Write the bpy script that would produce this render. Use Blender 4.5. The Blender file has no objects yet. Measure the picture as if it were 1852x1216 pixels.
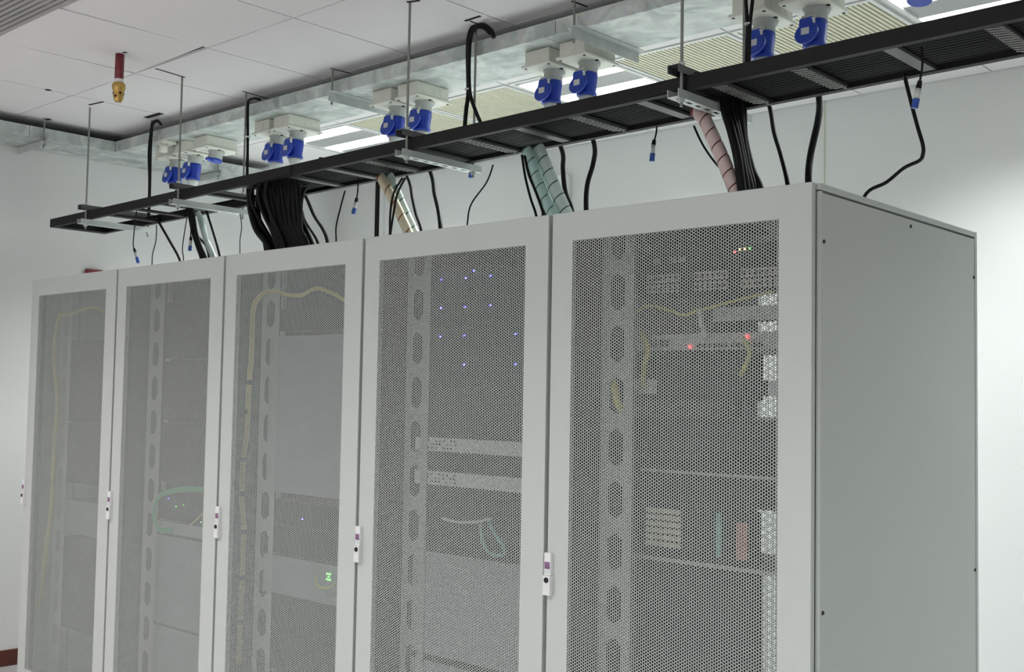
import bpy, math, random
import numpy as np
from mathutils import Vector, Matrix

C = bpy.context.scene
COL = C.collection
random.seed(7)

# ------------------------------------------------------------------ camera
CP = Vector((1.31341, -2.5248, 1.45912))
YAW, PIT, ROL, FPX = 0.7423, 0.05346, 0.01769, 2044.30385
fw = Vector((-math.sin(YAW)*math.cos(PIT), math.cos(YAW)*math.cos(PIT), math.sin(PIT)))
rt = Vector((math.cos(YAW), math.sin(YAW), 0.0))
up = rt.cross(fw)
rt2 = rt*math.cos(ROL) + up*math.sin(ROL)
up2 = -rt*math.sin(ROL) + up*math.cos(ROL)
cam = bpy.data.cameras.new('camera')
cam.sensor_width = 36.0
cam.lens = FPX/1852*36.0
cam.clip_start = 0.05
co = bpy.data.objects.new('camera', cam)
COL.objects.link(co)
m = Matrix.Identity(4)
for i in range(3):
    m[i][0] = rt2[i]; m[i][1] = up2[i]; m[i][2] = -fw[i]; m[i][3] = CP[i]
co.matrix_world = m
C.camera = co

def at(px, py, Y=None, X=None, Z=None):
    """the point of a world plane (depth Y, X or height Z) that a measured pixel falls on"""
    d = fw + rt2*((px-926)/FPX) - up2*((py-608)/FPX)
    if Y is not None: s = (Y-CP.y)/d.y
    elif X is not None: s = (X-CP.x)/d.x
    else: s = (Z-CP.z)/d.z
    return CP + d*s

# ------------------------------------------------------------------ world and exposure
w = bpy.data.worlds.new('world'); C.world = w
w.use_nodes = True
w.node_tree.nodes['Background'].inputs[0].default_value = (0.80, 0.85, 0.85, 1)
w.node_tree.nodes['Background'].inputs[1].default_value = 0.05
C.view_settings.view_transform = 'Standard'
C.view_settings.look = 'None'
C.view_settings.gamma = 1.0
C.view_settings.use_curve_mapping = False
C.view_settings.exposure = 0.0
TUBE = 6.0           # luminance of the lit strips seen in the lamps
LAMP_W = 52.0        # power of each recessed lamp behind the racks
LAMP_WF = 25.0       # and of each one over the aisle in front
SPREAD = math.radians(126)

# ------------------------------------------------------------------ materials
def lin(c):
    return tuple(((v/255/12.92) if v/255 <= 0.04045 else ((v/255+0.055)/1.055)**2.4) for v in c) + (1,)
def mat(name, rgb, rough=0.5, metal=0.0, var=0.04, scale=6.0, bump=0.0, bscale=60.0, emit=None, estr=0.0, alpha=1.0, trans=0.0, streak=None):
    mt = bpy.data.materials.new(name); mt.use_nodes = True
    nt = mt.node_tree; n = nt.nodes; l = nt.links
    b = n['Principled BSDF']
    base = lin(rgb)
    tc = n.new('ShaderNodeTexCoord')
    nz = n.new('ShaderNodeTexNoise'); nz.inputs['Scale'].default_value = scale; nz.inputs['Detail'].default_value = 4
    src = tc.outputs['Object']
    if streak:
        mp = n.new('ShaderNodeMapping'); mp.inputs['Scale'].default_value = streak
        l.new(src, mp.inputs[0]); src = mp.outputs[0]
    l.new(src, nz.inputs['Vector'])
    cr = n.new('ShaderNodeValToRGB')
    cr.color_ramp.elements[0].position = 0.3; cr.color_ramp.elements[1].position = 0.7
    cr.color_ramp.elements[0].color = tuple(min(1, v*(1-var)) for v in base[:3]) + (1,)
    cr.color_ramp.elements[1].color = tuple(min(1, v*(1+var)) for v in base[:3]) + (1,)
    l.new(nz.outputs['Fac'], cr.inputs[0]); l.new(cr.outputs[0], b.inputs['Base Color'])
    b.inputs['Roughness'].default_value = rough; b.inputs['Metallic'].default_value = metal
    if bump:
        nb = n.new('ShaderNodeTexNoise'); nb.inputs['Scale'].default_value = bscale; nb.inputs['Detail'].default_value = 3
        l.new(tc.outputs['Object'], nb.inputs['Vector'])
        bp = n.new('ShaderNodeBump'); bp.inputs['Strength'].default_value = bump; bp.inputs['Distance'].default_value = 0.002
        l.new(nb.outputs['Fac'], bp.inputs['Height']); l.new(bp.outputs[0], b.inputs['Normal'])
    if emit:
        b.inputs['Emission Color'].default_value = lin(emit); b.inputs['Emission Strength'].default_value = estr
    if trans:
        b.inputs['Transmission Weight'].default_value = trans
    if alpha < 1: b.inputs['Alpha'].default_value = alpha
    return mt

M = dict(
    wall=mat('wall_paint', (214, 215, 214), 0.75, var=0.012, scale=1.5, bump=0.10, bscale=40),
    tile=mat('ceiling_tile', (224, 223, 224), 0.9, var=0.012, scale=3, bump=0.12, bscale=90),
    grid=mat('ceiling_grid', (200, 199, 197), 0.6),
    dark=mat('plenum_dark', (14, 14, 14), 0.9),
    floor=mat('floor_tile', (186, 186, 186), 0.35, var=0.03, scale=2),
    basebd=mat('brown_skirting', (86, 40, 30), 0.45, var=0.15, scale=9),
    grey=mat('rack_powder_coat', (192, 198, 194), 0.5, var=0.012, scale=3, bump=0.05, bscale=300),
    sheet=mat('perforated_sheet_paint', (170, 177, 173), 0.6, var=0.012, scale=3),
    side=mat('rack_side_paint', (190, 196, 190), 0.55, var=0.02, scale=2, bump=0.05, bscale=300),
    inner=mat('rack_inner_grey', (56, 59, 57), 0.55),
    rail=mat('zinc_rail', (168, 171, 168), 0.45, 0.15),
    handle=mat('handle_plastic', (226, 228, 228), 0.35),
    black=mat('black_plastic', (16, 17, 18), 0.5),
    cable=mat('black_cable_sheath', (11, 12, 13), 0.55, var=0.1, scale=20),
    tray=mat('tray_black_paint', (29, 29, 30), 0.6, var=0.06, scale=12),
    rung=mat('tray_rung_grey', (84, 85, 86), 0.5, 0.2, var=0.08, scale=15),
    galv=mat('galvanised_steel', (176, 184, 182), 0.42, 0.55, var=0.10, scale=9, bump=0.15, bscale=25),
    spangle=None,
    zinc=mat('zinc_strut', (190, 195, 193), 0.42, 0.25, var=0.10, scale=22),
    rod=mat('threaded_rod', (140, 142, 138), 0.4, 0.7, bump=0.6, bscale=400),
    box=mat('socket_box_cream', (224, 225, 215), 0.5, var=0.015),
    shell=mat('socket_shell_grey', (178, 184, 180), 0.45, var=0.015),
    blue=mat('socket_blue', (24, 62, 178), 0.38, var=0.05),
    label=mat('white_label', (208, 212, 214), 0.5, var=0.03, scale=90),
    labeldirt=mat('lid_label_print', (120, 140, 200), 0.5, var=0.3, scale=150),
    gland=mat('gland_white', (200, 206, 202), 0.4),
    brass=mat('brass', (196, 160, 92), 0.3, 0.85, var=0.08, scale=40),
    redpipe=mat('red_pipe_paint', (112, 26, 34), 0.4, var=0.15, scale=40),
    white=mat('white_plastic', (222, 224, 222), 0.5),
    cream=mat('grille_cream', (214, 213, 190), 0.5, var=0.01),
    olive=mat('grille_shadow_gap', (98, 98, 78), 0.8),
    greygrille=mat('grille_grey', (160, 158, 158), 0.5),
    greygap=mat('grille_grey_gap', (70, 68, 68), 0.8),
    reflector=mat('lamp_reflector', (176, 178, 178), 0.4, 0.2),
    tube=mat('lamp_tube', (255, 255, 255), 0.4, emit=(250, 255, 252), estr=TUBE),
    tubef=mat('lamp_tube_aisle', (255, 255, 255), 0.4, emit=(255, 252, 248), estr=TUBE),
    yellow=mat('yellow_fibre', (206, 196, 94), 0.5, var=0.1, scale=20),
    green=mat('green_fibre', (72, 176, 120), 0.5, var=0.08, scale=20),
    teal=mat('teal_cable', (120, 176, 168), 0.5),
    palecab=mat('white_cable', (206, 210, 208), 0.5),
    wrapteal=mat('teal_wrap', (182, 214, 208), 0.35, var=0.06, scale=20),
    wrapwhite=mat('white_wrap', (216, 234, 228), 0.35, var=0.04, scale=20),
    wrapcream=mat('cream_wrap', (226, 216, 186), 0.35, var=0.06, scale=20),
    wrappink=mat('pink_wrap', (228, 204, 200), 0.35, var=0.06, scale=20),
    coredark=mat('wrap_core_teal', (74, 112, 108), 0.5),
    corered=mat('wrap_core_red', (112, 44, 48), 0.5),
    coreorange=mat('wrap_core_orange', (150, 92, 56), 0.5),
    tipblue=mat('sensor_blue_cap', (40, 78, 160), 0.4),
    clear=mat('sensor_clear_body', (190, 194, 192), 0.25),
    srv=mat('server_black', (15, 16, 18), 0.45, var=0.1, scale=10),
    bay=mat('drive_bay_grey', (36, 39, 41), 0.5, var=0.1, scale=30),
    blank=mat('blanking_panel_grey', (150, 158, 160), 0.45, 0.2),
    metalgrey=mat('device_grey', (176, 180, 178), 0.45, 0.2),
    beige=mat('beige_module', (206, 200, 182), 0.5),
    ledb=mat('led_blue', (60, 60, 255), emit=(80, 80, 255), estr=14.0),
    ledr=mat('led_red', (255, 60, 60), emit=(255, 50, 60), estr=12.0),
    ledy=mat('led_yellow', (255, 200, 90), emit=(255, 210, 120), estr=12.0),
    ledg=mat('led_green', (90, 230, 90), emit=(120, 240, 110), estr=6.0),
    badge=mat('handle_badge', (128, 92, 128), 0.4, var=0.3, scale=120),
    pinkbadge=mat('red_label', (190, 120, 110), 0.5),
)
for q_ in ('cable', 'tray', 'black', 'srv', 'bay'): M[q_].node_tree.nodes['Principled BSDF'].inputs['Specular IOR Level'].default_value = 0.22
def spangle():
    mt = bpy.data.materials.new('galvanised_spangle'); mt.use_nodes = True
    n = mt.node_tree.nodes; l = mt.node_tree.links; b = n['Principled BSDF']
    tc = n.new('ShaderNodeTexCoord')
    v = n.new('ShaderNodeTexVoronoi'); v.inputs['Scale'].default_value = 70
    nz = n.new('ShaderNodeTexNoise'); nz.inputs['Scale'].default_value = 7; nz.inputs['Detail'].default_value = 8; nz.inputs['Distortion'].default_value = 1.2
    l.new(tc.outputs['Object'], v.inputs['Vector']); l.new(tc.outputs['Object'], nz.inputs['Vector'])
    cr = n.new('ShaderNodeValToRGB')
    cr.color_ramp.elements[0].position = 0.30; cr.color_ramp.elements[0].color = lin((158, 167, 166))
    cr.color_ramp.elements[1].position = 0.72; cr.color_ramp.elements[1].color = lin((222, 228, 224))
    l.new(nz.outputs['Fac'], cr.inputs[0])
    mx = n.new('ShaderNodeMixRGB'); mx.blend_type = 'MULTIPLY'; mx.inputs[0].default_value = 0.10
    l.new(cr.outputs[0], mx.inputs[1]); l.new(v.outputs['Color'], mx.inputs[2])
    l.new(mx.outputs[0], b.inputs['Base Color'])
    b.inputs['Metallic'].default_value = 0.35; b.inputs['Roughness'].default_value = 0.5
    return mt
M['spangle'] = spangle()

# ------------------------------------------------------------------ mesh helpers
class MB:
    def __init__(s): s.v = []; s.f = []
    def box(s, x0, x1, y0, y1, z0, z1):
        i = len(s.v)
        s.v += [(x0,y0,z0),(x1,y0,z0),(x1,y1,z0),(x0,y1,z0),(x0,y0,z1),(x1,y0,z1),(x1,y1,z1),(x0,y1,z1)]
        s.f += [(i,i+3,i+2,i+1),(i+4,i+5,i+6,i+7),(i,i+1,i+5,i+4),(i+1,i+2,i+6,i+5),(i+2,i+3,i+7,i+6),(i+3,i,i+4,i+7)]
        return s
    def bar(s, p0, p1, w, h):       # rectangular bar, w across, h upward
        p0 = Vector(p0); p1 = Vector(p1); d = (p1-p0).normalized()
        ref = Vector((0,0,1)) if abs(d.z) < 0.9 else Vector((0,1,0))
        a = d.cross(ref).normalized()*w/2; b = a.cross(d).normalized()*h/2
        i = len(s.v)
        for p in (p0, p1):
            s.v += [tuple(p-a-b), tuple(p+a-b), tuple(p+a+b), tuple(p-a+b)]
        s.f += [(i,i+3,i+2,i+1),(i+4,i+5,i+6,i+7),(i,i+1,i+5,i+4),(i+1,i+2,i+6,i+5),(i+2,i+3,i+7,i+6),(i+3,i,i+4,i+7)]
        return s
    def rings(s, pts, rad, n=10, caps=True):
        pts = [Vector(p) for p in pts]
        if not hasattr(rad, '__len__'): rad = [rad]*len(pts)
        d0 = (pts[1]-pts[0]).normalized()
        a = d0.orthogonal().normalized(); base = len(s.v)
        for k, p in enumerate(pts):
            if k == 0: d = pts[1]-pts[0]
            elif k == len(pts)-1: d = pts[-1]-pts[-2]
            else: d = pts[k+1]-pts[k-1]
            if d.length < 1e-9: d = d0.copy()
            d.normalize(); a = (a - d*a.dot(d)).normalized(); b = d.cross(a); d0 = d
            for j in range(n):
                t = 2*math.pi*j/n
                s.v.append(tuple(p + (a*math.cos(t)+b*math.sin(t))*rad[k]))
        for k in range(len(pts)-1):
            for j in range(n):
                q = base+k*n; s.f.append((q+j, q+(j+1)%n, q+n+(j+1)%n, q+n+j))
        if caps:
            s.f.append(tuple(base+j for j in reversed(range(n))))
            q = base+(len(pts)-1)*n; s.f.append(tuple(q+j for j in range(n)))
        return s
    def cyl(s, p0, p1, r0, r1=None, n=16):
        r1 = r0 if r1 is None else r1
        return s.rings([p0, p1], [r0, r1], n)
    def build(s, name, m_, parent=None, smooth=False, bevel=0.0, loc=None, key=None):
        me = bpy.data.meshes.new(name); me.from_pydata(s.v, [], s.f); me.update()
        me.materials.append(m_)
        if smooth:
            me.polygons.foreach_set('use_smooth', [len(p.vertices) < 8 for p in me.polygons])
        o = bpy.data.objects.new(name, me); COL.objects.link(o)
        if bevel:
            b = o.modifiers.new('bevel', 'BEVEL'); b.width = bevel; b.segments = 2; b.limit_method = 'ANGLE'
        if parent is not None: o.parent = parent
        if loc: o.location = loc
        return o
def smoothpath(pts, n=6):
    P = [Vector(p) for p in pts]
    if len(P) < 3: return P
    out = []
    for i in range(len(P)-1):
        p0 = P[max(i-1,0)]; p1 = P[i]; p2 = P[i+1]; p3 = P[min(i+2,len(P)-1)]
        for k in range(n):
            t = k/n
            out.append(0.5*((2*p1)+(p2-p0)*t+(2*p0-5*p1+4*p2-p3)*t*t+(3*p1-p0-3*p2+p3)*t**3))
    out.append(P[-1]); return out
def tube(name, pts, r, m_, parent=None, n=8, seg=6):
    return MB().rings(smoothpath(pts, seg), r, n).build(name, m_, parent, smooth=True)
def thing(name, label, cat, loc=(0,0,0), group=None):
    o = bpy.data.objects.new(name, None); COL.objects.link(o); o.location = loc
    o.empty_display_size = 0.05
    o['label'] = label; o['category'] = cat
    if group: o['group'] = group
    return o
def tag(o, label, cat, group=None):
    o['label'] = label; o['category'] = cat
    if group: o['group'] = group
    return o
def struct(o): o['kind'] = 'structure'; return o
def copy_tree(o, parent=None):
    c = o.copy(); COL.objects.link(c); c.parent = parent
    for ch in list(o.children): copy_tree(ch, c)
    return c

# ------------------------------------------------------------------ dimensions
W = 0.85269            # rack pitch
ZC = 2.91              # ceiling
ZF = -0.066            # floor
XL = -4.96; XR = 4.2; YB = 2.45; YF = -5.2
ORD13 = ['first','second','third','fourth','fifth','sixth','seventh','eighth','ninth','tenth','eleventh','twelfth','thirteenth']
ORD = ['first', 'second', 'third', 'fourth', 'fifth']

# ------------------------------------------------------------------ room shell
struct(MB().box(XL-0.1, XR+0.1, YF-0.1, YB+0.1, ZF-0.1, ZF).build('floor', M['floor']))
struct(MB().box(XL-0.1, XL, YF, YB, ZF, 3.2).build('wall_left', M['wall']))
struct(MB().box(XL-0.1, XR+0.1, YB, YB+0.1, ZF, 3.2).build('wall_back', M['wall']))
struct(MB().box(XR, XR+0.1, YF, YB, ZF, 3.2).build('wall_right', M['wall']))
struct(MB().box(XL-0.1, XR+0.1, YF-0.1, YF, ZF, 3.2).build('wall_front', M['wall']))
struct(MB().box(XL, XL+0.012, YF+0.02, YB, ZF, ZF+0.088).build('baseboard_left', M['basebd'], bevel=0.003))
struct(MB().box(XL+0.012, XR, YB-0.012, YB, ZF, ZF+0.088).build('baseboard_back', M['basebd'], bevel=0.003))

# ceiling: dark deck above, a grid of thin strips, lay-in tiles
ceil = struct(MB().box(XL, XR, YF, YB, 3.08, 3.2).build('ceiling', M['dark']))
XG = [-4.04+0.6*k for k in range(-1, 14)]
YG = [0.065+0.6*k for k in range(-8, 5)]
YG = [y-0.04 if y < 0 else y for y in YG]
g = MB()
for x in XG:
    g.box(x-0.012, x+0.012, YF, YB, ZC+0.006, ZC+0.012)
for y in YG:
    if abs(y-0.065) < 0.01:
        g.box(XL, -3.40, y-0.012, y+0.012, ZC+0.0062, ZC+0.0122); g.box(-2.84, XR, y-0.012, y+0.012, ZC+0.0062, ZC+0.0122)
    else:
        g.box(XL, XR, y-0.012, y+0.012, ZC+0.0062, ZC+0.0122)
g.build('ceiling_grid', M['grid'], ceil)
xs = [XL] + [x for x in XG if x > XL+0.05 and x < XR] + [XR]
ys = [YF] + [y for y in YG if y > YF+0.05 and y < YB-0.1] + [YB]
LAMPS = {}; GRILLES = {}
def cell(x, y):
    i = max(k for k in range(len(xs)-1) if xs[k] <= x+1e-6); j = max(k for k in range(len(ys)-1) if ys[k] <= y+1e-6)
    return i, j
for x in (-4.04, -2.24, -0.44, 1.36): LAMPS[cell(x+0.3, 1.5)] = 'tube'  # last one is unseen, added to brighten the side panel and socket boxes
for x in (-3.44, -2.84, -1.64, -1.04): GRILLES[cell(x+0.3, 1.5)] = 'cream'
for x in (-4.04, -2.24, -0.44, 1.36):
    LAMPS[cell(x+0.3, -2.2)] = 'tubef'
    LAMPS[cell(x+0.3, -4.3)] = 'tubef'
GRILLES[cell(-3.14, -0.9)] = 'grey'; SKIP = cell(-2.54, -0.9)
tile_mesh = {}
for i in range(len(xs)-1):
    for j in range(len(ys)-1):
        if (i, j) in LAMPS or (i, j) in GRILLES or (i, j) == SKIP: continue
        x0, x1, y0, y1 = xs[i], xs[i+1], ys[j], ys[j+1]
        wx, wy = round(x1-x0, 3), round(y1-y0, 3)
        key = (wx, wy)
        if key not in tile_mesh:
            o = MB().box(-wx/2+0.004, wx/2-0.004, -wy/2+0.004, wy/2-0.004, 0, 0.012).build('ceiling_tile', M['tile'], ceil, bevel=0.0)
            tile_mesh[key] = o.data
        else:
            o = bpy.data.objects.new('ceiling_tile', tile_mesh[key]); COL.objects.link(o); o.parent = ceil
        o.location = ((x0+x1)/2, (y0+y1)/2, ZC)
        if abs((x0+x1)/2+3.14) < 0.1 and abs((y0+y1)/2+0.255) < 0.1:
            o.rotation_euler = (0, 0, math.radians(-1.8)); o.location.y -= 0.012

# ------------------------------------------------------------------ recessed lamps and grilles
def lamp(i, j, kind, label, group=None):
    x0, x1, y0, y1 = xs[i]+0.012, xs[i+1]-0.012, ys[j]+0.012, ys[j+1]-0.012
    t = thing('ceiling_light', label, 'ceiling light', ((x0+x1)/2, (y0+y1)/2, ZC), group)
    a, b = (x1-x0)/2, (y1-y0)/2
    fr = MB()
    fr.box(-a, a, -b, -b+0.018, 0, 0.07).box(-a, a, b-0.018, b, 0, 0.07)
    fr.box(-a, -a+0.018, -b+0.018, b-0.018, 0, 0.07).box(a-0.018, a, -b+0.018, b-0.018, 0, 0.07)
    fr.box(-a, a, -b, b, 0.07, 0.075)
    fr.build('housing', M['white'], t)
    # three troughs: bright outer ones seen from here, grey reflector blades between
    for yc in (-0.165, 0.105):
        MB().box(-a+0.03, a-0.03, yc-0.052, yc+0.052, 0.012, 0.018).build('lit_strip', M[kind], t)
    for yc, h in ((-0.030, 0.075), (-0.245, 0.02), (0.215, 0.045)):
        MB().box(-a+0.02, a-0.02, yc-h, yc+h, 0.008, 0.014).build('reflector_blade', M['reflector'], t)
    ld = bpy.data.lights.new('lamp_light', 'AREA'); ld.shape = 'RECTANGLE'; ld.size = 2*a-0.08; ld.size_y = 2*b-0.08
    ld.energy = LAMP_W*(0.50 if 'top right' in label else 0.30 if 'farthest' in label else 1.0) if kind == 'tube' else LAMP_WF*(1.4 if t.location.x < -3 else 1.0); ld.spread = SPREAD
    ld.color = (0.945, 0.99, 0.98) if kind == 'tube' else (1.0, 0.90, 0.90) if t.location.x < -3 else (0.98, 0.975, 0.965)
    lo = bpy.data.objects.new('lamp_light', ld); COL.objects.link(lo); lo.parent = t; lo.location = (0, 0, -0.004)
    lo.visible_camera = True
    return t
names_back = {0: 'recessed ceiling lamp with two lit strips, right of the second group of sockets',
              1: 'recessed ceiling lamp with lit strips behind the middle pair of sockets',
              2: 'recessed ceiling lamp glowing at the top right corner above the tray',
              3: 'added unseen fill lamp, farthest right over the rear aisle'}
nb = 0
for (i, j), kind in sorted(LAMPS.items()):
    if kind == 'tube':
        lamp(i, j, kind, names_back[nb]); nb += 1
    else:
        lamp(i, j, kind, 'recessed ceiling lamp over the front aisle, outside the picture', 'aisle lamps')
gl = ['cream slatted grille nearest the lamp behind the second group of sockets',
      'cream slatted grille just left of the middle lamp, behind the looped cable',
      'cream slatted grille just right of the middle lamp',
      'cream slatted grille behind the large blue socket nearest the top right',
      'cream slatted ceiling grille past the top right lamp, first',
      'cream slatted ceiling grille past the top right lamp, second']
gi = 0; gg = 0
for (i, j), kind in sorted(GRILLES.items()):
    x0, x1, y0, y1 = xs[i]+0.008, xs[i+1]-0.008, ys[j]+0.008, ys[j+1]-0.008
    if kind == 'grey': x1 += 0.6
    if kind == 'cream':
        t = thing('ceiling_grille', gl[gi], 'vent', ((x0+x1)/2, (y0+y1)/2, ZC)); gi += 1
        cs, cg = M['cream'], M['olive']
    else:
        t = thing('ceiling_grille', 'grey slatted ceiling grille in the top left corner of the view', 'vent', ((x0+x1)/2, (y0+y1)/2, ZC)); gg += 1
        cs, cg = M['greygrille'], M['greygap']
    a, b = (x1-x0)/2, (y1-y0)/2
    fr = MB(); f = 0.016 if kind == 'cream' else 0.0
    fr.box(-a, a, -b, -b+0.02, -0.003, 0.02).box(-a, a, b-0.02, b, -0.003, 0.02)
    fr.box(-a, -a+0.016, -b+0.02, b-0.02, -0.003, 0.02).box(a-0.016, a, -b+0.02, b-0.02, -0.003, 0.02)
    fr.build('frame', M['white'] if kind == 'cream' else cs, t)
    MB().box(-a, a, -b, b, 0.022, 0.026).build('backing', cg, t)
    sl = MB()
    if kind == 'cream':
        k = -a+0.028
        while k < a-0.02: sl.box(k-0.0068, k+0.0068, -b+0.02, b-0.02, 0.0, 0.012); k += 0.0208
    else:
        k = -b+0.03
        while k < b-0.02: sl.box(-a+0.016, a-0.016, k-0.0085, k+0.0085, 0.0, 0.012); k += 0.026
    o = sl.build('slats', cs, t); o['kind'] = 'stuff'

# small dark cut-outs in the tiles where the rods pass
cuts = MB()
def cut(px0, py0, px1, py1, wd=0.006):
    p = at(px0, py0, Z=ZC-0.001); q = at(px1, py1, Z=ZC-0.001)
    MB().bar(p, q, wd, 0.002).build('cut_slot', M['dark'], ceil)
cut(161, 190, 187, 184, 0.012); cut(281, 124, 334, 140, 0.008); cut(736, 4, 759, 1, 0.012)
cut(264, 213, 292, 205, 0.03); cut(841, 38, 869, 29, 0.012); cut(850, 38, 892, 54, 0.006)
cut(439, 165, 488, 180, 0.006); cut(598, 124, 635, 133, 0.006); cut(1034, 2, 1062, 12, 0.008); cut(80, 216, 92, 216, 0.03)
MB().cyl(at(87, 163, Z=ZC-0.001), at(87, 163, Z=ZC-0.001)+Vector((0,0,0.002)), 0.016, n=10).build('cut_slot', M['dark'], ceil)

# ------------------------------------------------------------------ perforated sheet (one mesh shared by all doors)
PITCH = 0.00853; RH = 0.00322; TH = 0.0009
PX0, PX1, PZ0, PZ1 = -W+0.079, -0.088, 0.085, 1.921
def perf_mesh():
    colp = PITCH*math.sqrt(3)/2
    nc = int((PX1-PX0)/colp)-1; nr = int((PZ1-PZ0)/PITCH)-1
    ii, jj = np.meshgrid(np.arange(nc), np.arange(nr), indexing='ij')
    cx = PX0+colp*(0.75+ii.ravel()); cz = PZ1-PITCH*(0.6+jj.ravel()+0.5*(ii.ravel() % 2))
    ro = PITCH/math.sqrt(3)
    ao = np.radians(np.arange(0, 360, 60)); ai = np.radians(np.arange(0, 360, 30))
    lx = np.concatenate([ro*np.cos(ao), RH*np.cos(ai), RH*np.cos(ai)])
    lz = np.concatenate([ro*np.sin(ao), RH*np.sin(ai), RH*np.sin(ai)])
    ly = np.concatenate([np.zeros(6), np.zeros(12), np.full(12, TH)])
    n = len(cx)
    V = np.empty((n, 30, 3), np.float32)
    V[:, :, 0] = cx[:, None]+lx; V[:, :, 1] = ly; V[:, :, 2] = cz[:, None]+lz
    tri = []
    for k in range(6):
        o0, o1 = k, (k+1) % 6; i0, i1, i2 = 6+2*k, 6+2*k+1, 6+(2*k+2) % 12
        tri += [(o0, o1, i1), (o0, i1, i0), (o1, i2, i1)]
    for k in range(12):
        a, b = 6+k, 6+(k+1) % 12; c, d = a+12, b+12
        tri += [(a, b, d), (a, d, c)]
    tri = np.array(tri, np.int32)
    F = (tri[None]+(np.arange(n)*30)[:, None, None]).reshape(-1)
    me = bpy.data.meshes.new('perforated_sheet')
    me.vertices.add(n*30); me.vertices.foreach_set('co', V.reshape(-1))
    me.loops.add(len(F)); me.loops.foreach_set('vertex_index', F)
    me.polygons.add(len(F)//3)
    me.polygons.foreach_set('loop_start', np.arange(0, len(F), 3, dtype=np.int32))
    me.update(calc_edges=True)
    me.materials.append(M['sheet'])
    x0 = cx.min()-ro; x1 = cx.max()+ro; z0 = cz.min()-PITCH/2; z1 = cz.max()+PITCH/2
    return me, (float(x0), float(x1), float(z0), float(z1))
PERF, (QX0, QX1, QZ0, QZ1) = perf_mesh()

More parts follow.
